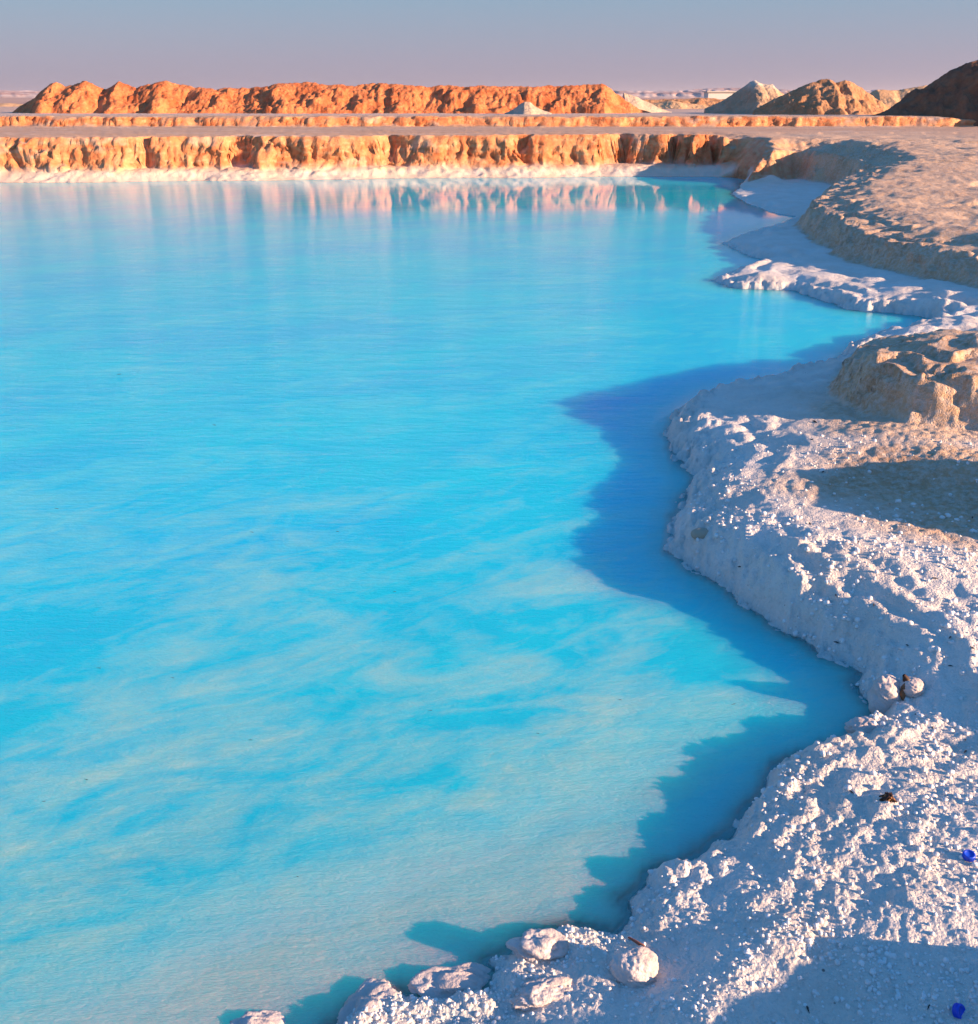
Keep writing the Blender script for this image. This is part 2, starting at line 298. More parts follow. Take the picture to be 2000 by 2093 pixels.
# ------------------------------------------------------------------ materials
class Mat:
    def __init__(s, name):
        s.m = bpy.data.materials.new(name); s.m.use_nodes = True
        s.t = s.m.node_tree; s.t.nodes.clear()
        s.out = s.n('ShaderNodeOutputMaterial')
    def n(s, kind, **kw):
        nd = s.t.nodes.new(kind)
        for k, v in kw.items():
            if hasattr(nd, k) and k not in ('Scale',): setattr(nd, k, v)
            else: nd.inputs[k].default_value = v
        return nd
    def l(s, a, b): s.t.links.new(a, b)
    def pos(s, scale=(1, 1, 1), rot=(0, 0, 0)):
        g = s.n('ShaderNodeNewGeometry'); m = s.n('ShaderNodeMapping')
        m.inputs['Scale'].default_value = scale; m.inputs['Rotation'].default_value = rot
        s.l(g.outputs['Position'], m.inputs['Vector']); return m.outputs[0]
    def noise(s, vec, scale, detail=4, rough=.55, dist=0):
        nd = s.n('ShaderNodeTexNoise'); nd.inputs['Scale'].default_value = scale; nd.inputs['Detail'].default_value = detail
        nd.inputs['Roughness'].default_value = rough; nd.inputs['Distortion'].default_value = dist
        s.l(vec, nd.inputs['Vector']); return nd.outputs['Fac']
    def vor(s, vec, scale, feature='F1'):
        nd = s.n('ShaderNodeTexVoronoi'); nd.feature = feature; nd.inputs['Scale'].default_value = scale
        s.l(vec, nd.inputs['Vector']); return nd.outputs['Distance']
    def ramp(s, fac, stops):
        nd = s.n('ShaderNodeValToRGB'); e = nd.color_ramp.elements
        while len(e) < len(stops): e.new(.5)
        for i, (p, c) in enumerate(stops):
            e[i].position = p; e[i].color = (*c, 1) if hasattr(c, '__len__') else (c, c, c, 1)
        s.l(fac, nd.inputs[0]); return nd.outputs[0]
    def mix(s, fac, a, b, mode='MIX'):
        nd = s.n('ShaderNodeMixRGB', blend_type=mode)
        for sock, v in ((nd.inputs[0], fac), (nd.inputs[1], a), (nd.inputs[2], b)):
            if isinstance(v, (int, float)): sock.default_value = v if sock.type == 'VALUE' else (v, v, v, 1)
            elif isinstance(v, tuple): sock.default_value = (*v, 1)
            else: s.l(v, sock)
        return nd.outputs[0]
    def math(s, op, a, b=0., c=None, clamp=False):
        nd = s.n('ShaderNodeMath', operation=op); nd.use_clamp = clamp
        for k, v in enumerate((a, b) if c is None else (a, b, c)):
            if isinstance(v, (int, float)): nd.inputs[k].default_value = v
            else: s.l(v, nd.inputs[k])
        return nd.outputs[0]
    def attr(s, name):
        nd = s.n('ShaderNodeAttribute'); nd.attribute_name = name; return nd.outputs['Fac']
    def bump(s, h, dist, strength=1., normal=None):
        nd = s.n('ShaderNodeBump'); nd.inputs['Distance'].default_value = dist
        if isinstance(strength, (int, float)): nd.inputs['Strength'].default_value = strength
        else: s.l(strength, nd.inputs['Strength'])
        s.l(h, nd.inputs['Height'])
        if normal is not None: s.l(normal, nd.inputs['Normal'])
        return nd.outputs[0]
    def principled(s, color, rough=.8, normal=None, spec=.3, **kw):
        p = s.n('ShaderNodeBsdfPrincipled')
        if isinstance(color, tuple): p.inputs['Base Color'].default_value = (*color, 1)
        else: s.l(color, p.inputs['Base Color'])
        if isinstance(rough, (int, float)): p.inputs['Roughness'].default_value = rough
        else: s.l(rough, p.inputs['Roughness'])
        p.inputs['Specular IOR Level'].default_value = spec
        if normal is not None: s.l(normal, p.inputs['Normal'])
        for k, v in kw.items(): p.inputs[k.replace('_', ' ')].default_value = v
        s.l(p.outputs[0], s.out.inputs['Surface']); return p

def ground_material():
    M = Mat('ground_soil_and_salt')
    P = M.pos(); soil = M.attr('soil'); far = M.attr('far')
    # salt
    n1 = M.noise(P, 3.0, 5); n2 = M.noise(P, 45, 4, .65); n3 = M.noise(P, 260, 3, .7)
    salt = M.mix(M.ramp(n1, [(.35, 0), (.7, 1)]), (.79, .71, .655), (.71, .605, .53))
    salt = M.mix(M.ramp(n2, [(.55, 0), (.78, .55)]), salt, (.52, .42, .36))
    salt = M.mix(M.math('MULTIPLY', far, M.ramp(M.noise(P, 1.6, 5, .6), [(.35, .45), (.65, .95)])), salt, (.70, .545, .41))
    # tan crusted soil with pale salt bloom
    tan = M.mix(M.ramp(M.noise(P, 1.7, 6), [(.35, 0), (.65, 1)]), (.70, .44, .26), (.53, .30, .165))
    tan = M.mix(M.ramp(M.noise(P, 28, 5, .7), [(.42, 0), (.62, .8)]), tan, (.70, .56, .45))
    tan = M.mix(M.ramp(n3, [(.52, 0), (.7, .8)]), tan, (.25, .14, .09))
    # burnt orange cut banks
    G = M.n('ShaderNodeNewGeometry'); sx = M.n('ShaderNodeSeparateXYZ'); M.l(G.outputs['Normal'], sx.inputs[0])
    Pp = M.n('ShaderNodeSeparateXYZ'); M.l(G.outputs['Position'], Pp.inputs[0])
    flat = M.ramp(sx.outputs['Z'], [(.75, 0), (.93, 1)])
    Ps = M.pos((.8, .8, 1.8))
    oran = M.mix(M.ramp(M.noise(Ps, 1.3, 5, .6), [(.35, 0), (.62, 1)]), (.78, .33, .145), (.66, .20, .07))
    oran = M.mix(M.ramp(M.noise(Ps, 5, 4, .6), [(.5, 0), (.72, .7)]), oran, (.74, .50, .27))
    oran = M.mix(M.ramp(M.noise(Ps, .8, 3, .6), [(.6, 0), (.66, .5)]), oran, (.72, .52, .38))
    plain = M.mix(M.ramp(M.noise(M.pos((.25, 1.5, 1)), .9, 5, .6), [(.35, 0), (.65, 1)]), (.50, .285, .165), (.58, .37, .245))
    plain = M.mix(M.ramp(M.noise(M.pos((.2, 1.2, 1)), 2.2, 6, .65), [(.56, 0), (.68, .8)]), plain, (.68, .55, .47))
    pale = M.ramp(M.math('MULTIPLY', Pp.outputs['Y'], .01), [(.465, 0), (.50, 1), (.9, .6)])
    plain = M.mix(M.math('MULTIPLY', pale, .65), plain, (.60, .47, .40))
    farc = M.mix(flat, oran, plain)
    # distant desert: streaks of pale and rust
    dist = M.ramp(M.math('MULTIPLY', Pp.outputs['Y'], .001), [(.075, 0), (.12, 1)])
    des = M.mix(M.ramp(M.noise(M.pos((.004, .02, 1)), 4, 5, .6), [(.4, 0), (.6, 1)]), (.60, .40, .29), (.42, .22, .16))
    farc = M.mix(dist, farc, des)
    soilc = M.mix(far, tan, farc)
    col = M.mix(soil, salt, soilc)
    wet = M.attr('wet')
    col = M.mix(M.math('MULTIPLY', wet, .75), col, (.50, .58, .58))
    # sparse dark specks and rusty grit on the crust
    spk = M.ramp(M.vor(P, 16), [(.045, 1), (.07, 0)])
    col = M.mix(M.math('MULTIPLY', spk, M.ramp(M.noise(P, 2.3, 2), [(.5, 0), (.6, .8)])), col, (.10, .055, .04))
    b1 = M.noise(P, 130, 5, .7)
    b2 = M.vor(P, 120)
    b3 = M.noise(P, 12, 5, .65)
    hh = M.math('ADD', M.math('MULTIPLY', b1, .7), M.math('MULTIPLY', b2, -.5))
    nrm = M.bump(b3, .05, .5)
    nrm = M.bump(hh, .006, .9, nrm)
    Pf = M.pos()
    fb = M.math('ADD', M.noise(Pf, 2.6, 8, .72), M.math('MULTIPLY', M.vor(Pf, 3.5), -.35))
    nrm = M.bump(fb, .10, M.math('MULTIPLY', M.math('MULTIPLY', far, soil), M.math('SUBTRACT', 1.0, flat)), nrm)
    p = M.principled(col, M.math('SUBTRACT', .62, M.math('MULTIPLY', wet, .4)), nrm, .35)
    return M.m

def water_material():
    M = Mat('milky_turquoise_water')
    P = M.pos(); depth = M.attr('depth'); dist = M.attr('dist')
    Pr = M.pos((1, 1, 1), (0, 0, math.radians(-28)))
    st = M.n('ShaderNodeMapping'); st.inputs['Scale'].default_value = (1.0, 1.9, 1); M.l(Pr, st.inputs['Vector'])
    big = M.noise(st.outputs[0], .8, 4, .55, 1.2)
    med = M.noise(st.outputs[0], 2.4, 5, .6, 1.3)
    fin = M.noise(st.outputs[0], 9, 5, .75, .6)
    s = M.math('ADD', M.math('MULTIPLY', big, .46), M.math('ADD', M.math('MULTIPLY', med, .38), M.math('MULTIPLY', fin, .16)))
    nearf = M.ramp(dist, [(.0, .15), (.10, .075), (.2, .03), (.5, -.0)])   # shallower, paler water close by
    nearf = M.ramp(dist, [(.0, .10), (.07, .085), (.12, .055), (.2, .02), (.5, -.02)])
    f = M.math('ADD', s, nearf)
    cloud = M.ramp(f, [(.50, 0), (.58, .45), (.68, 1)])
    deep = M.mix(M.ramp(M.noise(st.outputs[0], .35, 3), [(.4, 0), (.6, 1)]), (.003, .63, .86), (.004, .54, .86))
    deep = M.mix(M.ramp(dist, [(.06, .8), (.15, 0)]), deep, (.03, .53, .60))
    milky = M.mix(M.ramp(dist, [(.06, 0), (.2, 1)]), (.38, .62, .53), (.06, .68, .84))
    col = M.mix(cloud, deep, milky)
    shal = M.ramp(depth, [(.0, 1), (.10, .7), (.30, 0)])
    shc = M.mix(M.ramp(dist, [(.055, 0), (.10, 1)]), (.46, .56, .54), (.05, .64, .72))
    col = M.mix(M.math('MULTIPLY', shal, .8), col, shc)
    # ripples
    wv = M.pos((.8, 2.8, 1), (0, 0, math.radians(-20)))
    w1 = M.noise(wv, 9, 4, .6, .3); w2 = M.noise(wv, 34, 3, .6, .2); w0 = M.noise(wv, 2.2, 3, .5)
    calm = M.attr('calm')
    hh = M.math('ADD', M.math('MULTIPLY', w1, .6), M.math('MULTIPLY', w2, .25))
    hh = M.math('ADD', hh, M.math('MULTIPLY', w0, 1.2))
    nb = M.bump(hh, .016, calm)
    nd = M.bump(M.math('ADD', hh, M.math('MULTIPLY', M.noise(wv, 90, 2, .6), .25)), .018, .85)
    p = M.principled(col, 1.0, nd, 0.0)
    p.subsurface_method = 'RANDOM_WALK'; p.inputs['Subsurface Weight'].default_value = .8
    p.inputs['Subsurface Radius'].default_value = (.05, .9, 1.0); p.inputs['Subsurface Scale'].default_value = 1.0
    tr = M.n('ShaderNodeBsdfTransparent'); tr.inputs[0].default_value = (.70, .93, .95, 1)
    gl = M.n('ShaderNodeBsdfGlossy'); gl.inputs['Roughness'].default_value = .05; M.l(nb, gl.inputs['Normal'])
    fr = M.n('ShaderNodeFresnel'); fr.inputs['IOR'].default_value = 1.38
    body = M.n('ShaderNodeMixShader')
    M.l(M.ramp(depth, [(.0, .0), (.025, .5), (.055, .85), (.10, .98), (.18, 1)]), body.inputs[0])
    M.l(tr.outputs[0], body.inputs[1]); M.l(p.outputs[0], body.inputs[2])
    mx = M.n('ShaderNodeMixShader')
    M.l(M.math('POWER', fr.outputs[0], .97), mx.inputs[0]); M.l(body.outputs[0], mx.inputs[1]); M.l(gl.outputs[0], mx.inputs[2])
    M.l(mx.outputs[0], M.out.inputs['Surface'])
    return M.m

def earth_material(name, c1, c2, c3, scale=1., bumpd=.05, spots=.5, tip=None):
    M = Mat(name); P = M.pos()
    a = M.mix(M.ramp(M.noise(P, 1.1 * scale, 5, .6), [(.38, 0), (.62, 1)]), c1, c2)
    a = M.mix(M.ramp(M.noise(P, 6 * scale, 5, .65), [(.5, 0), (.75, spots)]), a, c3)
    if tip:
        zs = M.n('ShaderNodeSeparateXYZ'); M.l(P, zs.inputs[0])
        zz = M.math('ADD', zs.outputs['Z'], M.math('MULTIPLY', M.math('SUBTRACT', M.noise(P, .8, 4), .5), .9))
        mr = M.n('ShaderNodeMapRange'); mr.inputs['From Min'].default_value = tip[0]; mr.inputs['From Max'].default_value = tip[1]
        M.l(zz, mr.inputs['Value']); a = M.mix(mr.outputs[0], a, tip[2])
    nb = M.bump(M.math('ADD', M.noise(P, 7 * scale, 6, .7), M.math('MULTIPLY', M.vor(P, 5 * scale), -.6)), bumpd, .9)
    M.principled(a, .9, nb, .2)
    return M.m

def salt_material():
    M = Mat('salt_crystal'); P = M.pos()
    a = M.mix(M.ramp(M.noise(P, 14, 4), [(.4, 0), (.7, 1)]), (.82, .80, .79), (.74, .68, .65))
    a = M.mix(M.ramp(M.noise(P, 60, 4), [(.6, 0), (.75, .4)]), a, (.55, .42, .34))
    nb = M.bump(M.noise(P, 110, 4, .6), .004, .8)
    M.principled(a, .5, nb, .4)
    return M.m

def lump_material():
    M = Mat('pinkish_salt_lump'); P = M.pos()
    a = M.mix(M.ramp(M.noise(P, 12, 4), [(.4, 0), (.7, 1)]), (.66, .57, .54), (.56, .45, .41))
    nb = M.bump(M.math('ADD', M.noise(P, 90, 4, .65), M.math('MULTIPLY', M.noise(P, 25, 3), .8)), .006, .8)
    M.principled(a, .45, nb, .4); return M.m

def simple(name, col, rough=.6, spec=.4, var=.3, scale=60):
    M = Mat(name); P = M.pos()
    a = M.mix(M.math('MULTIPLY', M.noise(P, scale, 3), var), col, tuple(c * .35 for c in col))
    M.principled(a, rough, M.bump(M.noise(P, scale * 3, 3), .001, .4), spec)
    return M.m

GROUND = ground_material(); WATER = water_material(); SALT = salt_material(); LUMP = lump_material()

# ------------------------------------------------------------------ ground: one sheet out to the horizon
def radial():
    r = [.25]
    while r[-1] < 8500:
        x = r[-1]
        if x < 1.15: s = .12
        elif x < 3.2: s = .0023
        elif x < 5: s = .0030
        elif x < 21: s = .0036
        elif x < 29.5: s = .0011
        elif x < 44.4: s = .010
        elif x < 51: s = .0020
        elif x < 120: s = .02
        else: s = .06
        r.append(x * (1 + s))
    return np.array(r)
fine_az = np.arange(-34, 34, math.degrees(.0016))
coarse = np.concatenate([np.arange(34, 75, .6), np.arange(75, 285, 5.0), np.arange(285, 326, 2.0)])
AZ = np.radians(np.concatenate([fine_az, coarse])); RR = radial()
aa, rr = np.meshgrid(AZ, RR, indexing='ij')
X = (np.sin(aa) * rr).ravel(); Y = (np.cos(aa) * rr).ravel()
H = np.empty_like(X); SO = np.empty_like(X); SD = np.empty_like(X); CR = np.empty_like(X)
for k in range(0, len(X), 150000):
    s = slice(k, k + 150000)
    H[s], SO[s], SD[s], CR[s] = ground(X[s], Y[s])
keep = (SD > -.45) | (rr.ravel() < .5)
bank_face = sstep(24, 25.5, Y + .12 * np.clip(-X, 0, 30)) * sstep(7.5, 6, X) * sstep(30, 28.5, Y) * sstep(.12, .3, H) * sstep(-.1, .1, SD)
kx = X * 1.0; kz = H * 1.3
push = .30 * fbm(kx * .6 + kz * .8, kz * 2.2 - kx * .3, 5, .6) + .06 * (knobs(kx + .1 * noise(kx * 6, kz * 6), kz, .40, 31) - .35) + .05 * (knobs(kx, kz, .15, 32) - .35) 
step_face = sstep(44.8, 45.2, Y) * sstep(47, 46.3, Y)
push2 = .36 * fbm(kx * .6, kz * 2.5, 5, .6) + .12 * (knobs(kx + .2 * noise(kx * 2, kz * 3), kz, .4, 33) - .35)
Y = Y - bank_face * push * sstep(1.05, .75, H) - step_face * push2
X = X + bank_face * .08 * fbm(kx * 2.5 + 7, kz * 3, 3)
ter = SO * sstep(24, 20, Y) * sstep(5, 5.5, Y) * sstep(.14, .22, H)
tp = .06 * (fbm((X + Y) * 2.5, H * 14, 4, .6)) * sstep(.62, .45, H) * sstep(3, 8, Y)
X = X - ter * tp; Y = Y - ter * tp * .6
Q = grid_quads(len(AZ), len(RR), keep, wrap=True)
FARM = np.clip(np.maximum(sstep(22, 25, Y + .12 * np.clip(-X, 0, 30)) * sstep(8.5, 5.5, X), sstep(27, 33, Y)), 0, 1)
V, Q, at = compact(np.stack([X, Y, H], -1), Q, {'soil': SO, 'far': FARM, 'wet': sstep(.040, .010, H + .012 * noise(X * 6, Y * 6)) * sstep(-.3, -.1, SD) * sstep(22, 15, Y)})
ground_obj = link('ground', np_mesh('ground', V, Q, at), GROUND)
tag(ground_obj, kind='structure')
ground_obj['label'] = 'crusted white salt shore rising to tan and orange desert soil'

# ------------------------------------------------------------------ water
def build_water():
    az = np.radians(np.concatenate([np.arange(-38, 38, .3), np.arange(38, 322, 6)]))
    r = [.6]
    while r[-1] < 60: r.append(r[-1] * 1.009)
    r = np.array(r); a, q = np.meshgrid(az, r, indexing='ij')
    x = (np.sin(a) * q).ravel(); y = (np.cos(a) * q).ravel()
    h, so, sd, cr = ground(x, y, False)
    calm = 1.0 - .88 * sstep(-8, -1, x) * sstep(13, 20, y) - .35 * sstep(1.6, .3, -sd) * (sd < 0)
    calm = np.clip(calm - .12, .004, 1) * (.4 + .6 * sstep(12, 4, q.ravel()))
    Q = grid_quads(len(az), len(r), (sd < .25), wrap=True)
    V = np.stack([x, y, 0 * x], -1)
    V, Q, at = compact(V, Q, {'depth': np.clip(-h, 0, 2) * (sd < 0), 'dist': np.clip(q.ravel() / 30, 0, 1), 'calm': calm})
    return link('water', np_mesh('water', V, Q, at), WATER)
water = build_water()
tag(water, kind='structure'); water['label'] = 'milky turquoise salt lake'

# ------------------------------------------------------------------ spoil heaps
def heap(name, crest, Yc, half, mat, label, cat='heap', group=None, rough=.12, clod=.25, nx=300, ny=60, bend=0., back=1., seed=0, zb=None, power=1.0):
    crest = np.array(crest); x0, x1 = crest[0, 0], crest[-1, 0]
    u = np.linspace(x0 - half * .3, x1 + half * .3, nx); v = np.linspace(-half * 1.15, half * 1.15 * back, ny)
    x, y = np.meshgrid(u, v, indexing='ij'); x = x.ravel(); y = y.ravel()
    base = ground(x, y + Yc, False)[0] - .05
    mid = ground(x, 0 * x + Yc, False)[0]
    cz = np.interp(x + .25 * fbm(x * 1.1 / max(clod, .2) * .25 + seed, y * .5, 3), crest[:, 0], crest[:, 1], left=-1, right=-1) - mid + .05
    cz = np.clip(cz, -.3, None)
    yy = y + bend * np.sin(x * .13 + seed) + .25 * half * fbm(x * .35 + seed, y * .1, 3)
    hw = np.clip(half * np.clip(cz / max(crest[:, 1].max() - mid.mean(), .1), .15, 1), .05, None)
    d = np.abs(yy) / (hw * np.where(yy > 0, back, 1.))
    h = np.where(cz <= 0, -.3, cz * np.clip(1 - d, -.3, 1))
    m = np.clip(cz, 0, 1) * sstep(-.1, .1, h)
    m2 = m * (.35 + .65 * sstep(0.0, .35, d))
    h = h + m2 * (rough * fbm(x / clod * .5 + seed, y / clod * .5, 5, .6) * 1.6 + .5 * rough * (knobs(x, y, clod, 6 + seed) - .35) + .35 * rough * knobs(x, y, clod * .45, 9 + seed))
    h = h + m * .10 * np.abs(fbm(x / clod * .25 + 5, y * .15, 3)) * 2 * rough / .12 * np.clip(d, 0, 1)
    V = np.stack([x, y + Yc, h + base], -1)
    o = link(name, np_mesh(name, V, grid_quads(nx, ny)[:, :], {'along': x}), mat)
    return tag(o, label, cat, group)

ORANGE = earth_material('orange_spoil', (.70, .235, .09), (.50, .13, .045), (.74, .38, .20), .9, .10, .55)
PALE = earth_material('pale_salt_spoil', (.58, .44, .33), (.48, .35, .25), (.68, .57, .47), 1., .06)
BROWN = earth_material('brown_spoil', (.50, .26, .14), (.40, .19, .09), (.62, .40, .25), 1., .08)
TIP = earth_material('pale_tipped_spoil', (.52, .34, .22), (.42, .26, .16), (.60, .45, .33), 1., .07, tip=(2.15, 2.6, (.62, .52, .42)))
OCHRE = earth_material('ochre_spoil', (.62, .39, .22), (.56, .32, .17), (.70, .52, .36), .8, .06)
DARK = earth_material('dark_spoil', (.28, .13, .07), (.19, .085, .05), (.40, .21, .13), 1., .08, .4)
GR = 'spoil heaps on the plain'
rd = heap('spoil_ridge', RIDGE, 66, 3.0, ORANGE, 'long ridge of clumpy burnt orange spoil with several low peaks along its crest', 'ridge', None, .27, .75, 800, 70, .35, seed=1)
heap('spoil_heap', HEAP_WHITE_SMALL, 60.5, 1.3, PALE, 'small white cone of salt spoil in front of the long orange ridge', 'heap', GR, .03, .3, 120, 50, seed=2)
heap('spoil_heap', [(8.0, .95), (8.2, 2.1), (8.9, 1.9), (10.2, 1.3), (11.2, .98)], 67.5, 2.0, PALE, 'pale sandy ramp sloping off the end of the orange ridge', 'heap', GR, .04, .5, 100, 50, seed=3)
heap('spoil_heap', HEAP_PALE, 63.5, 3.2, TIP, 'beige brown heap with a whitish tip standing beside the knobbly brown heap', 'heap', GR, .14, .6, 220, 90, seed=4)
heap('spoil_heap', HEAP_BROWN, 58.5, 3.0, BROWN, 'knobbly brown heap with two rounded peaks and deep shade between', 'heap', GR, .26, .9, 260, 110, seed=5)
heap('spoil_heap', HEAP_OCHRE, 78, 3.5, OCHRE, 'smooth ochre heap between the brown heap and the tall dark heap', 'heap', GR, .09, .7, 260, 80, seed=6)
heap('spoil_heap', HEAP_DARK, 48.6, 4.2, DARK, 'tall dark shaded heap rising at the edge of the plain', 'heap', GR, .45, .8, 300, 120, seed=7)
heap('spoil_heap', HEAP_LOW1, 88, 2.5, OCHRE, 'low pale rubble heap seen past the ridge end', 'heap', GR, .16, .6, 160, 40, seed=8)
heap('spoil_heap', HEAP_LOW2, 115, 4, BROWN, 'long low rusty heap lying before the distant cliffs', 'heap', GR, .3, 1.2, 200, 40, seed=9)
heap('spoil_heap', HEAP_FAR_L, 110, 4, OCHRE, 'low pale orange heap beyond the ridge tail near the desert cliffs', 'heap', GR, .2, 1.2, 160, 40, seed=10)

# ------------------------------------------------------------------ distant cliffs
def hills():
    M = Mat('banded_cliffs'); P = M.pos((.004, .004, .05))
    Pz = M.n('ShaderNodeSeparateXYZ'); g = M.n('ShaderNodeNewGeometry'); M.l(g.outputs['Position'], Pz.inputs[0])
    zz = M.math('ADD', M.math('MULTIPLY', Pz.outputs['Z'], .035), M.math('MULTIPLY', M.noise(P, 6, 4), .6))
    c = M.ramp(zz, [(.25, (.50, .33, .27)), (.42, (.62, .50, .46)), (.55, (.40, .24, .22)), (.68, (.62, .50, .47)), (.9, (.42, .28, .27))])
    M.principled(c, .95, None, .1)
    for name, r0, amp, seed, band in (('hills', 1500, 17, 3, (-60, 60)), ('hills', 2300, 27, 8, (-60, 60))):
        az = np.radians(np.arange(band[0], band[1], .09)); v = np.linspace(0, 1, 14)
        a, t = np.meshgrid(az, v, indexing='ij'); a = a.ravel(); t = t.ravel()
        deg = np.degrees(a)
        prof = amp * (.62 + .45 * fbm(deg * .18 + seed, 0 * deg + seed, 4)) * (1 + .06 * noise(deg * 3, t + seed))
        prof = prof * (.8 + .25 * sstep(8, 12, deg) * sstep(20, 14, deg) + .0 * t)
        shp = np.interp(t, [0, .3, .45, .6, .8, .9, 1], [0, .25, .35, .72, .8, 1, 1.0])
        rr_ = r0 + t * 220 + 60 * np.abs(fbm(deg * 1.1, t * 2 + seed, 4))
        z = -2 + shp * (prof + 2)
        V = np.stack([np.sin(a) * rr_, np.cos(a) * rr_, z], -1)
        o = link(name, np_mesh(name, V, grid_quads(len(az), len(v))[:, ::-1]), M.m)
        tag(o, kind='structure')
hills()

# ------------------------------------------------------------------ tiny shed far off
def box(x0, x1, y0, y1, z0, z1):
    V = [(x, y, z) for x in (x0, x1) for y in (y0, y1) for z in (z0, z1)]
    Q = [(0, 1, 3, 2), (4, 6, 7, 5), (0, 4, 5, 1), (2, 3, 7, 6), (0, 2, 6, 4), (1, 5, 7, 3)]
    return V, Q
def box_obj(name, b, mat, parent=None):
    V, Q = box(*b)
    return link(name, np_mesh(name, V, Q, smooth=False), mat, parent)
WHITE = simple('whitewash', (.75, .72, .68), .8, .2, .2, 2)
DARKM = simple('dark_opening', (.06, .045, .04), .8, .2, .2, 4)
sx, sy, szt = SHED
shed = empty('shed', (sx, sy, .8), label='small flat white shed far off between ridge and pale heap', cat='shed')
box_obj('wall', (-2.3, 2.3, -1.5, 1.5, -.6, szt - 1.0), WHITE, shed)
box_obj('roof', (-2.5, 2.5, -1.7, 1.7, szt - 1.0 + .003, szt - .85), simple('roof_sheet', (.6, .55, .5), .7, .3, .2, 2), shed)
box_obj('door', (.6, 1.4, -1.55, -1.503, -.5, 1.0), DARKM, shed)

# ------------------------------------------------------------------ salt lumps, stones, litter
def ico(sub):
    import bmesh
    bm = bmesh.new(); bmesh.ops.create_icosphere(bm, subdivisions=sub, radius=1)
    V = np.array([v.co[:] for v in bm.verts]); F = np.array([[v.index for v in f.verts] for f in bm.faces]); bm.free()
    return V, F
ICO = {k: ico(k) for k in (1, 2, 3, 5)}

def lump(name, x, y, rx, ry, rz, mat, label, cat='boulder', group=None, sink=.35, rot=0., rough=.12, knob=.0, seed=0, dz=0., res=5, z=None):
    V, F = ICO[res]; V = V.copy()
    u = V[:, 0] + 1.7 * V[:, 2] + seed * 3.1; w = V[:, 1] - 1.3 * V[:, 2] + seed
    d = 1 + rough * 1.6 * fbm(u * 1.1, w * 1.1, 4) + knob * (knobs(np.arctan2(V[:, 1], V[:, 0]) * 1.0 + seed, V[:, 2] * 1.2, .32, seed) - .3) + .4 * knob * knobs(np.arctan2(V[:, 1], V[:, 0]), V[:, 2] * 1.2, .12, seed + 3) + .12 * rough * fbm(u * 9, w * 9, 3)
    V = V * d[:, None] * np.array([rx, ry, rz])
    c, s = math.cos(rot), math.sin(rot)
    V = np.stack([V[:, 0] * c - V[:, 1] * s, V[:, 0] * s + V[:, 1] * c, V[:, 2]], -1)
    o = link(name, np_mesh(name, V, F), mat)
    zz = gz(x, y) if z is None else z
    o.location = (x, y, zz + rz * (1 - 2 * sink) * 1.0 * .5 + dz)
    return tag(o, label, cat, group)

S = SPOTS
GB = 'salt lumps along the waterline'
lump('salt_boulder', *S['B_PLUG'], .05, .045, .042, LUMP, 'round glowing salt ball the size of a fist perched on the near bank edge', group=GB, rough=.2, knob=.08, seed=1, sink=.2)
lump('salt_boulder', *S['B_EGG'], .058, .05, .078, LUMP, 'smooth white egg shaped salt lump beside the dark split root', group=GB, rough=.2, seed=2, rot=.3, sink=.3, dz=.01)
lump('salt_boulder', 1.36, 2.85, .04, .04, .032, LUMP, 'shaded salt lump behind the dark split root', group=GB, seed=12, knob=.05, sink=.35)
lump('salt_boulder', S['B_SUB1'][0] + .02, S['B_SUB1'][1], .095, .05, .036, LUMP, 'long rounded pinkish salt boulder half in the shallow water', group=GB, knob=.05, rough=.32, seed=3, rot=.05, z=-.018)
lump('salt_boulder', S['B_SUB2'][0], S['B_SUB2'][1] - .03, .06, .08, .04, LUMP, 'pink salt boulder with two bumps at the edge of the near shallows', group=GB, knob=.06, rough=.35, seed=4, rot=-.5, z=-.012)
lump('salt_boulder', S['B_SUB3'][0], S['B_SUB3'][1] - .02, .07, .045, .03, LUMP, 'lone salt boulder just breaking the water farthest from the bank', group=GB, knob=.06, rough=.3, seed=5, z=-.02)
lump('salt_boulder', *S['B_EDGE1'], .055, .038, .028, LUMP, 'lumpy salt cluster capped with a bright knob beside the water', group=GB, knob=.08, rough=.4, seed=6, sink=.45)
lump('salt_boulder', *S['B_CLUS'], .06, .04, .028, LUMP, 'small knobbly salt cluster jutting into the water below the cove', group=GB, knob=.15, seed=8, sink=.45)
lump('salt_boulder', *S['B_LEDGE'], .06, .03, .022, LUMP, 'ragged row of bright salt knobs above the shaded gully', group=GB, knob=.12, rough=.4, seed=9, rot=.3, sink=.45)
STONE = simple('tan_stone', (.48, .39, .30), .85, .15, .3, 40)
lump('stone', *S['STONE_TAN'], .05, .034, .026, STONE, 'smooth tan stone embedded in the shaded salt slope by the water', 'stone', None, .3, .2, .06, 0, 11, res=3)

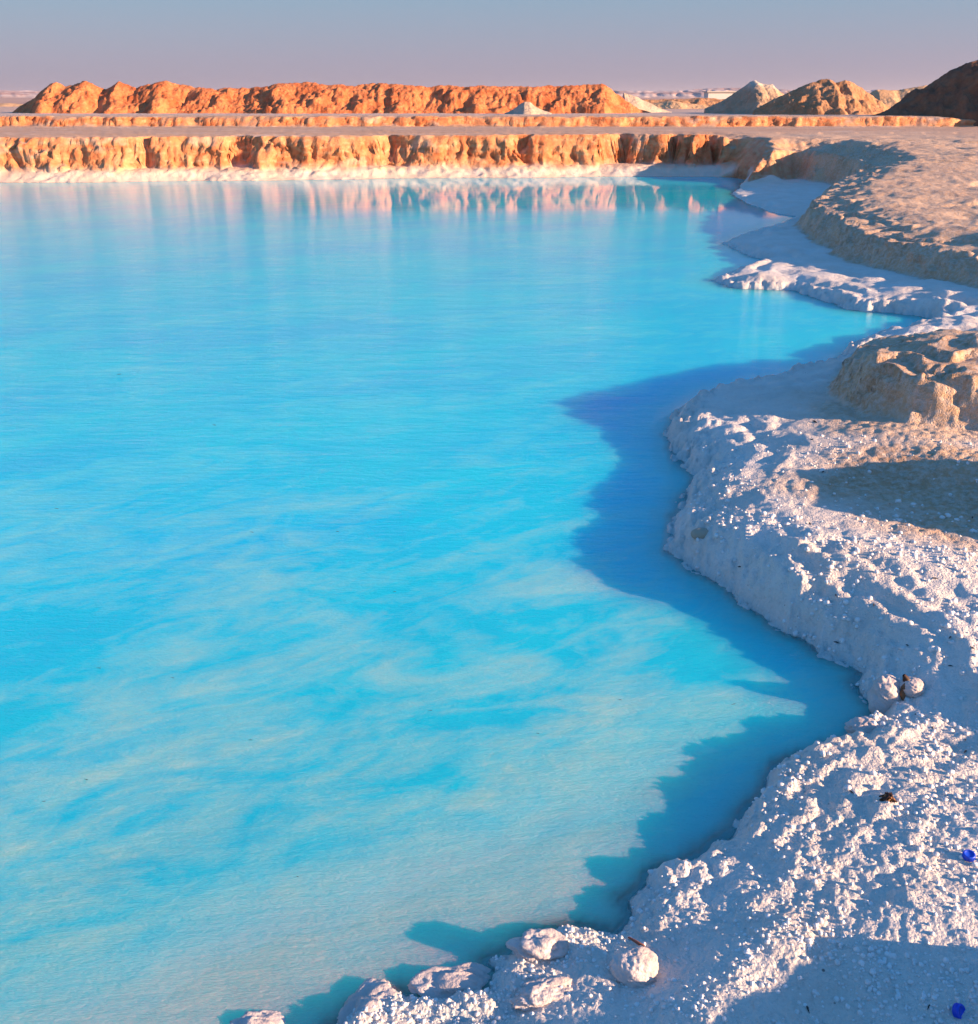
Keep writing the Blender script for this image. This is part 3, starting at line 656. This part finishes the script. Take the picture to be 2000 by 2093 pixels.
CHIP = simple('dark_chip', (.05, .035, .03), .6, .4, .5, 80)
random.seed(3)
cv, cf = ICO[1]
cm = np_mesh('dark_chip', cv * np.array([1, .38, .22]) * (1 + .25 * np.random.RandomState(2).randn(len(cv), 1)), cf, smooth=False)
for i, (x, y) in enumerate(CHIPS):
    o = link('dark_chip', cm, CHIP); r = math.hypot(x, y)
    sc_ = (.0030 + .0022 * random.random()) * max(1, r) ** .7
    o.location = (x, y, gz(x, y) + sc_ * .2); o.scale = (sc_ * random.uniform(.9, 1.5),) + (sc_,) * 2
    o.rotation_euler = (random.uniform(-.3, .3), random.uniform(-.3, .3), random.uniform(0, 3.1))
    tag(o, CHIP_LABELS[i], 'debris', 'dark chips scattered over the salt')
for i, (x, y) in enumerate(FLOATS):
    o = link('floating_flake', cm, CHIP); r = math.hypot(x, y); s_ = .0020 * r ** .9
    o.location = (x, y, .0015); o.scale = (s_ * random.uniform(1, 1.6), s_, s_ * .5); o.rotation_euler = (0, 0, random.uniform(-.5, .5))
    tag(o, FLOAT_LABELS[i], 'flake', 'dark flakes floating on the water')

# split root, twig and rusty clump
BARK = simple('wet_bark', (.07, .028, .015), .6, .4, .6, 60)
def tube(name, pts, radii, mat, parent=None, n=8, seed=0):
    V = []; rs = np.random.RandomState(seed)
    P = [Vector(p) for p in pts]
    for i, p in enumerate(P):
        t = (P[min(i + 1, len(P) - 1)] - P[max(i - 1, 0)]).normalized()
        a = t.cross(Vector((.3, .2, 1))).normalized(); b = t.cross(a)
        for k in range(n):
            q = 2 * math.pi * k / n; r = radii[i] * (1 + .25 * rs.randn() * .6)
            V.append(p + a * math.cos(q) * r + b * math.sin(q) * r)
    Q = [(i * n + k, i * n + (k + 1) % n, (i + 1) * n + (k + 1) % n, (i + 1) * n + k) for i in range(len(P) - 1) for k in range(n)]
    return link(name, np_mesh(name, [tuple(v) for v in V], Q), mat, parent)
x, y = S['TWIG']; z = gz(x, y)
root = empty('split_root', (x, y, z), label='dark brown split root standing between two salt lumps in the cove', cat='root')
tube('stem', [(0.008, .0, -.03), (.012, .002, .008), (.016, .006, .03), (.010, .012, .05), (.002, .014, .06)], [.014, .012, .013, .011, .005], BARK, root, seed=1)
tube('splinter', [(.002, -.012, -.02), (-.004, -.014, .01), (-.002, -.008, .028), (.004, -.002, .04)], [.012, .011, .008, .003], simple('bark_inner', (.30, .13, .06), .7, .3, .4, 60), root, seed=2)
x, y = S['CLUMP']; z = gz(x, y)
root = empty('rusty_clump', (x, y, z), label='rusty brown clump of rootlets caught on the near salt ridge', cat='debris')
for k in range(9):
    a = k * .7; tube('rootlet', [(.02 * math.cos(a), .012 * math.sin(a), -.004), (.008 * math.cos(a + 1), .008 * math.sin(a + 1), .014 + .002 * (k % 3)), (-.02 * math.cos(a + .5), .012 * math.sin(a + 2), .002)], [.003, .004, .002], BARK if k % 3 else simple('rust_fibre', (.38, .17, .06), .7, .3, .3, 60), root, n=5, seed=k)
x, y = (.34, 1.77)
twig = tube('red_root', [(-.03, .03, 0), (-.015, .012, .004), (.0, .0, .002), (.004, -.03, .002), (.0, -.06, -.002)], [.002, .0035, .004, .003, .002], simple('red_root', (.28, .10, .06), .6, .4, .4, 60), n=6)
twig.location = (.352, 1.80, gz(.352, 1.80) + .004); tag(twig, 'thin reddish root curling out of the pale near bank', 'root')

# bottle caps
def cap(x, y, tilt, label, flip=False):
    BLUE = bpy.data.materials.get('blue_plastic') or simple('blue_plastic', (.012, .07, .66), .4, .5, .1, 20)
    r = .0145; hgt = .013
    o = empty('bottle_cap', (x, y, gz(x, y) + .004), label=label, cat='bottle cap', group='blue plastic bottle caps')
    prof = [(0, hgt - .0016), (r * .66, hgt - .0016), (r * .70, hgt), (r * .86, hgt), (r * .96, hgt - .0008), (r, hgt - .0025), (r, 0), (r * .92, 0), (r * .9, hgt - .002), (0, hgt - .002)]
    n = 36; V = []; Q = []
    for (pr, pz) in prof:
        for k in range(n): V.append((pr * math.cos(2 * math.pi * k / n), pr * math.sin(2 * math.pi * k / n), pz))
    for i in range(len(prof) - 1):
        for k in range(n): Q.append((i * n + k, i * n + (k + 1) % n, (i + 1) * n + (k + 1) % n, (i + 1) * n + k))
    link('shell', np_mesh('cap_shell', V, Q), BLUE, o)
    V = []; Q = []
    for k in range(40):
        a0 = 2 * math.pi * (k + .2) / 40; a1 = 2 * math.pi * (k + .7) / 40; b = len(V)
        for a in (a0, a1):
            for z_ in (.0015, hgt - .003):
                for q in (r * .985, r * 1.035): V.append((q * math.cos(a), q * math.sin(a), z_))
        for f in ((0, 1, 3, 2), (4, 6, 7, 5), (1, 5, 7, 3), (0, 4, 5, 1), (2, 3, 7, 6)): Q.append(tuple(b + j for j in f))
    g = link('ridges', np_mesh('cap_ridges', V, Q, smooth=False), BLUE, o)
    o.rotation_euler = tilt
    return o
cap(*S['CAP1'], (.12, -.1, .2), 'bright blue bottle cap lying flat on sunlit salt crust')
cap(*S['CAP2'], (1.0, .5, .4), 'blue bottle cap tipped on its side in the shaded salt crust')

# ------------------------------------------------------------------ loose popcorn nodules on the near crust
def nodules():
    rs = np.random.RandomState(11); n = 52000
    u = rs.rand(n); r = 1.25 * (5.5 / 1.25) ** (u ** 1.35); a = np.radians(rs.uniform(-18, 33, n))
    x = np.sin(a) * r; y = np.cos(a) * r
    h, so, sd, cr = ground(x, y)
    dens = (.15 + .85 * sstep(-.1, .3, fbm(x * 2.6 + 9, y * 2.6, 3))) * (1 - .75 * so)
    k = (sd > .0) & (rs.rand(n) < dens)
    x, y, h, r = x[k], y[k], h[k], r[k]; m = len(x)
    size = (.0025 + .005 * rs.rand(m) ** 3) * np.clip(r / 2.2, .8, 1.5)
    for res, sel in ((1, np.ones(m, bool)),):
        V0, F0 = ICO[2]
        sel = np.nonzero(sel)[0][:6000]
        nn = len(sel)
        sc = size[sel][:, None] * np.stack([.8 + .5 * rs.rand(nn), .8 + .5 * rs.rand(nn), .8 + .4 * rs.rand(nn)], -1)
        V = V0[None] * sc[:, None, :] * (1 + .12 * rs.randn(nn, len(V0), 1).clip(-1.5, 1.5))
        V = V + np.stack([x[sel], y[sel], h[sel] + size[sel] * .1], -1)[:, None, :]
        F = F0[None] + (np.arange(nn) * len(V0))[:, None, None]
        o = link('salt_nodules', np_mesh('salt_nodules', V.reshape(-1, 3), F.reshape(-1, 3)), SALT)
        tag(o, 'tiny white salt nodules grown all over the near crust', 'salt nodules', kind='stuff')
nodules()

if 0: print('TRIS', sum(len(o.data.polygons) * (2 if len(o.data.polygons[0].vertices) == 4 else 1) for o in bpy.data.objects if o.type == 'MESH'), len(ground_obj.data.polygons))

# ------------------------------------------------------------------ thin desert haze
hz = bpy.data.materials.new('haze_air'); hz.use_nodes = True
hz.node_tree.nodes.clear()
ho = hz.node_tree.nodes.new('ShaderNodeOutputMaterial'); hv = hz.node_tree.nodes.new('ShaderNodeVolumePrincipled')
hv.inputs['Color'].default_value = (.76, .71, .80, 1); hv.inputs['Density'].default_value = .00011; hv.inputs['Anisotropy'].default_value = .2
hz.node_tree.links.new(hv.outputs[0], ho.inputs['Volume'])
V_, Q_ = box(-9600, 9600, -9600, 9600, -3.0, 60)
haze = link('haze', np_mesh('haze', V_, Q_, smooth=False), hz)
tag(haze, kind='stuff'); haze['label'] = 'thin mauve desert haze'
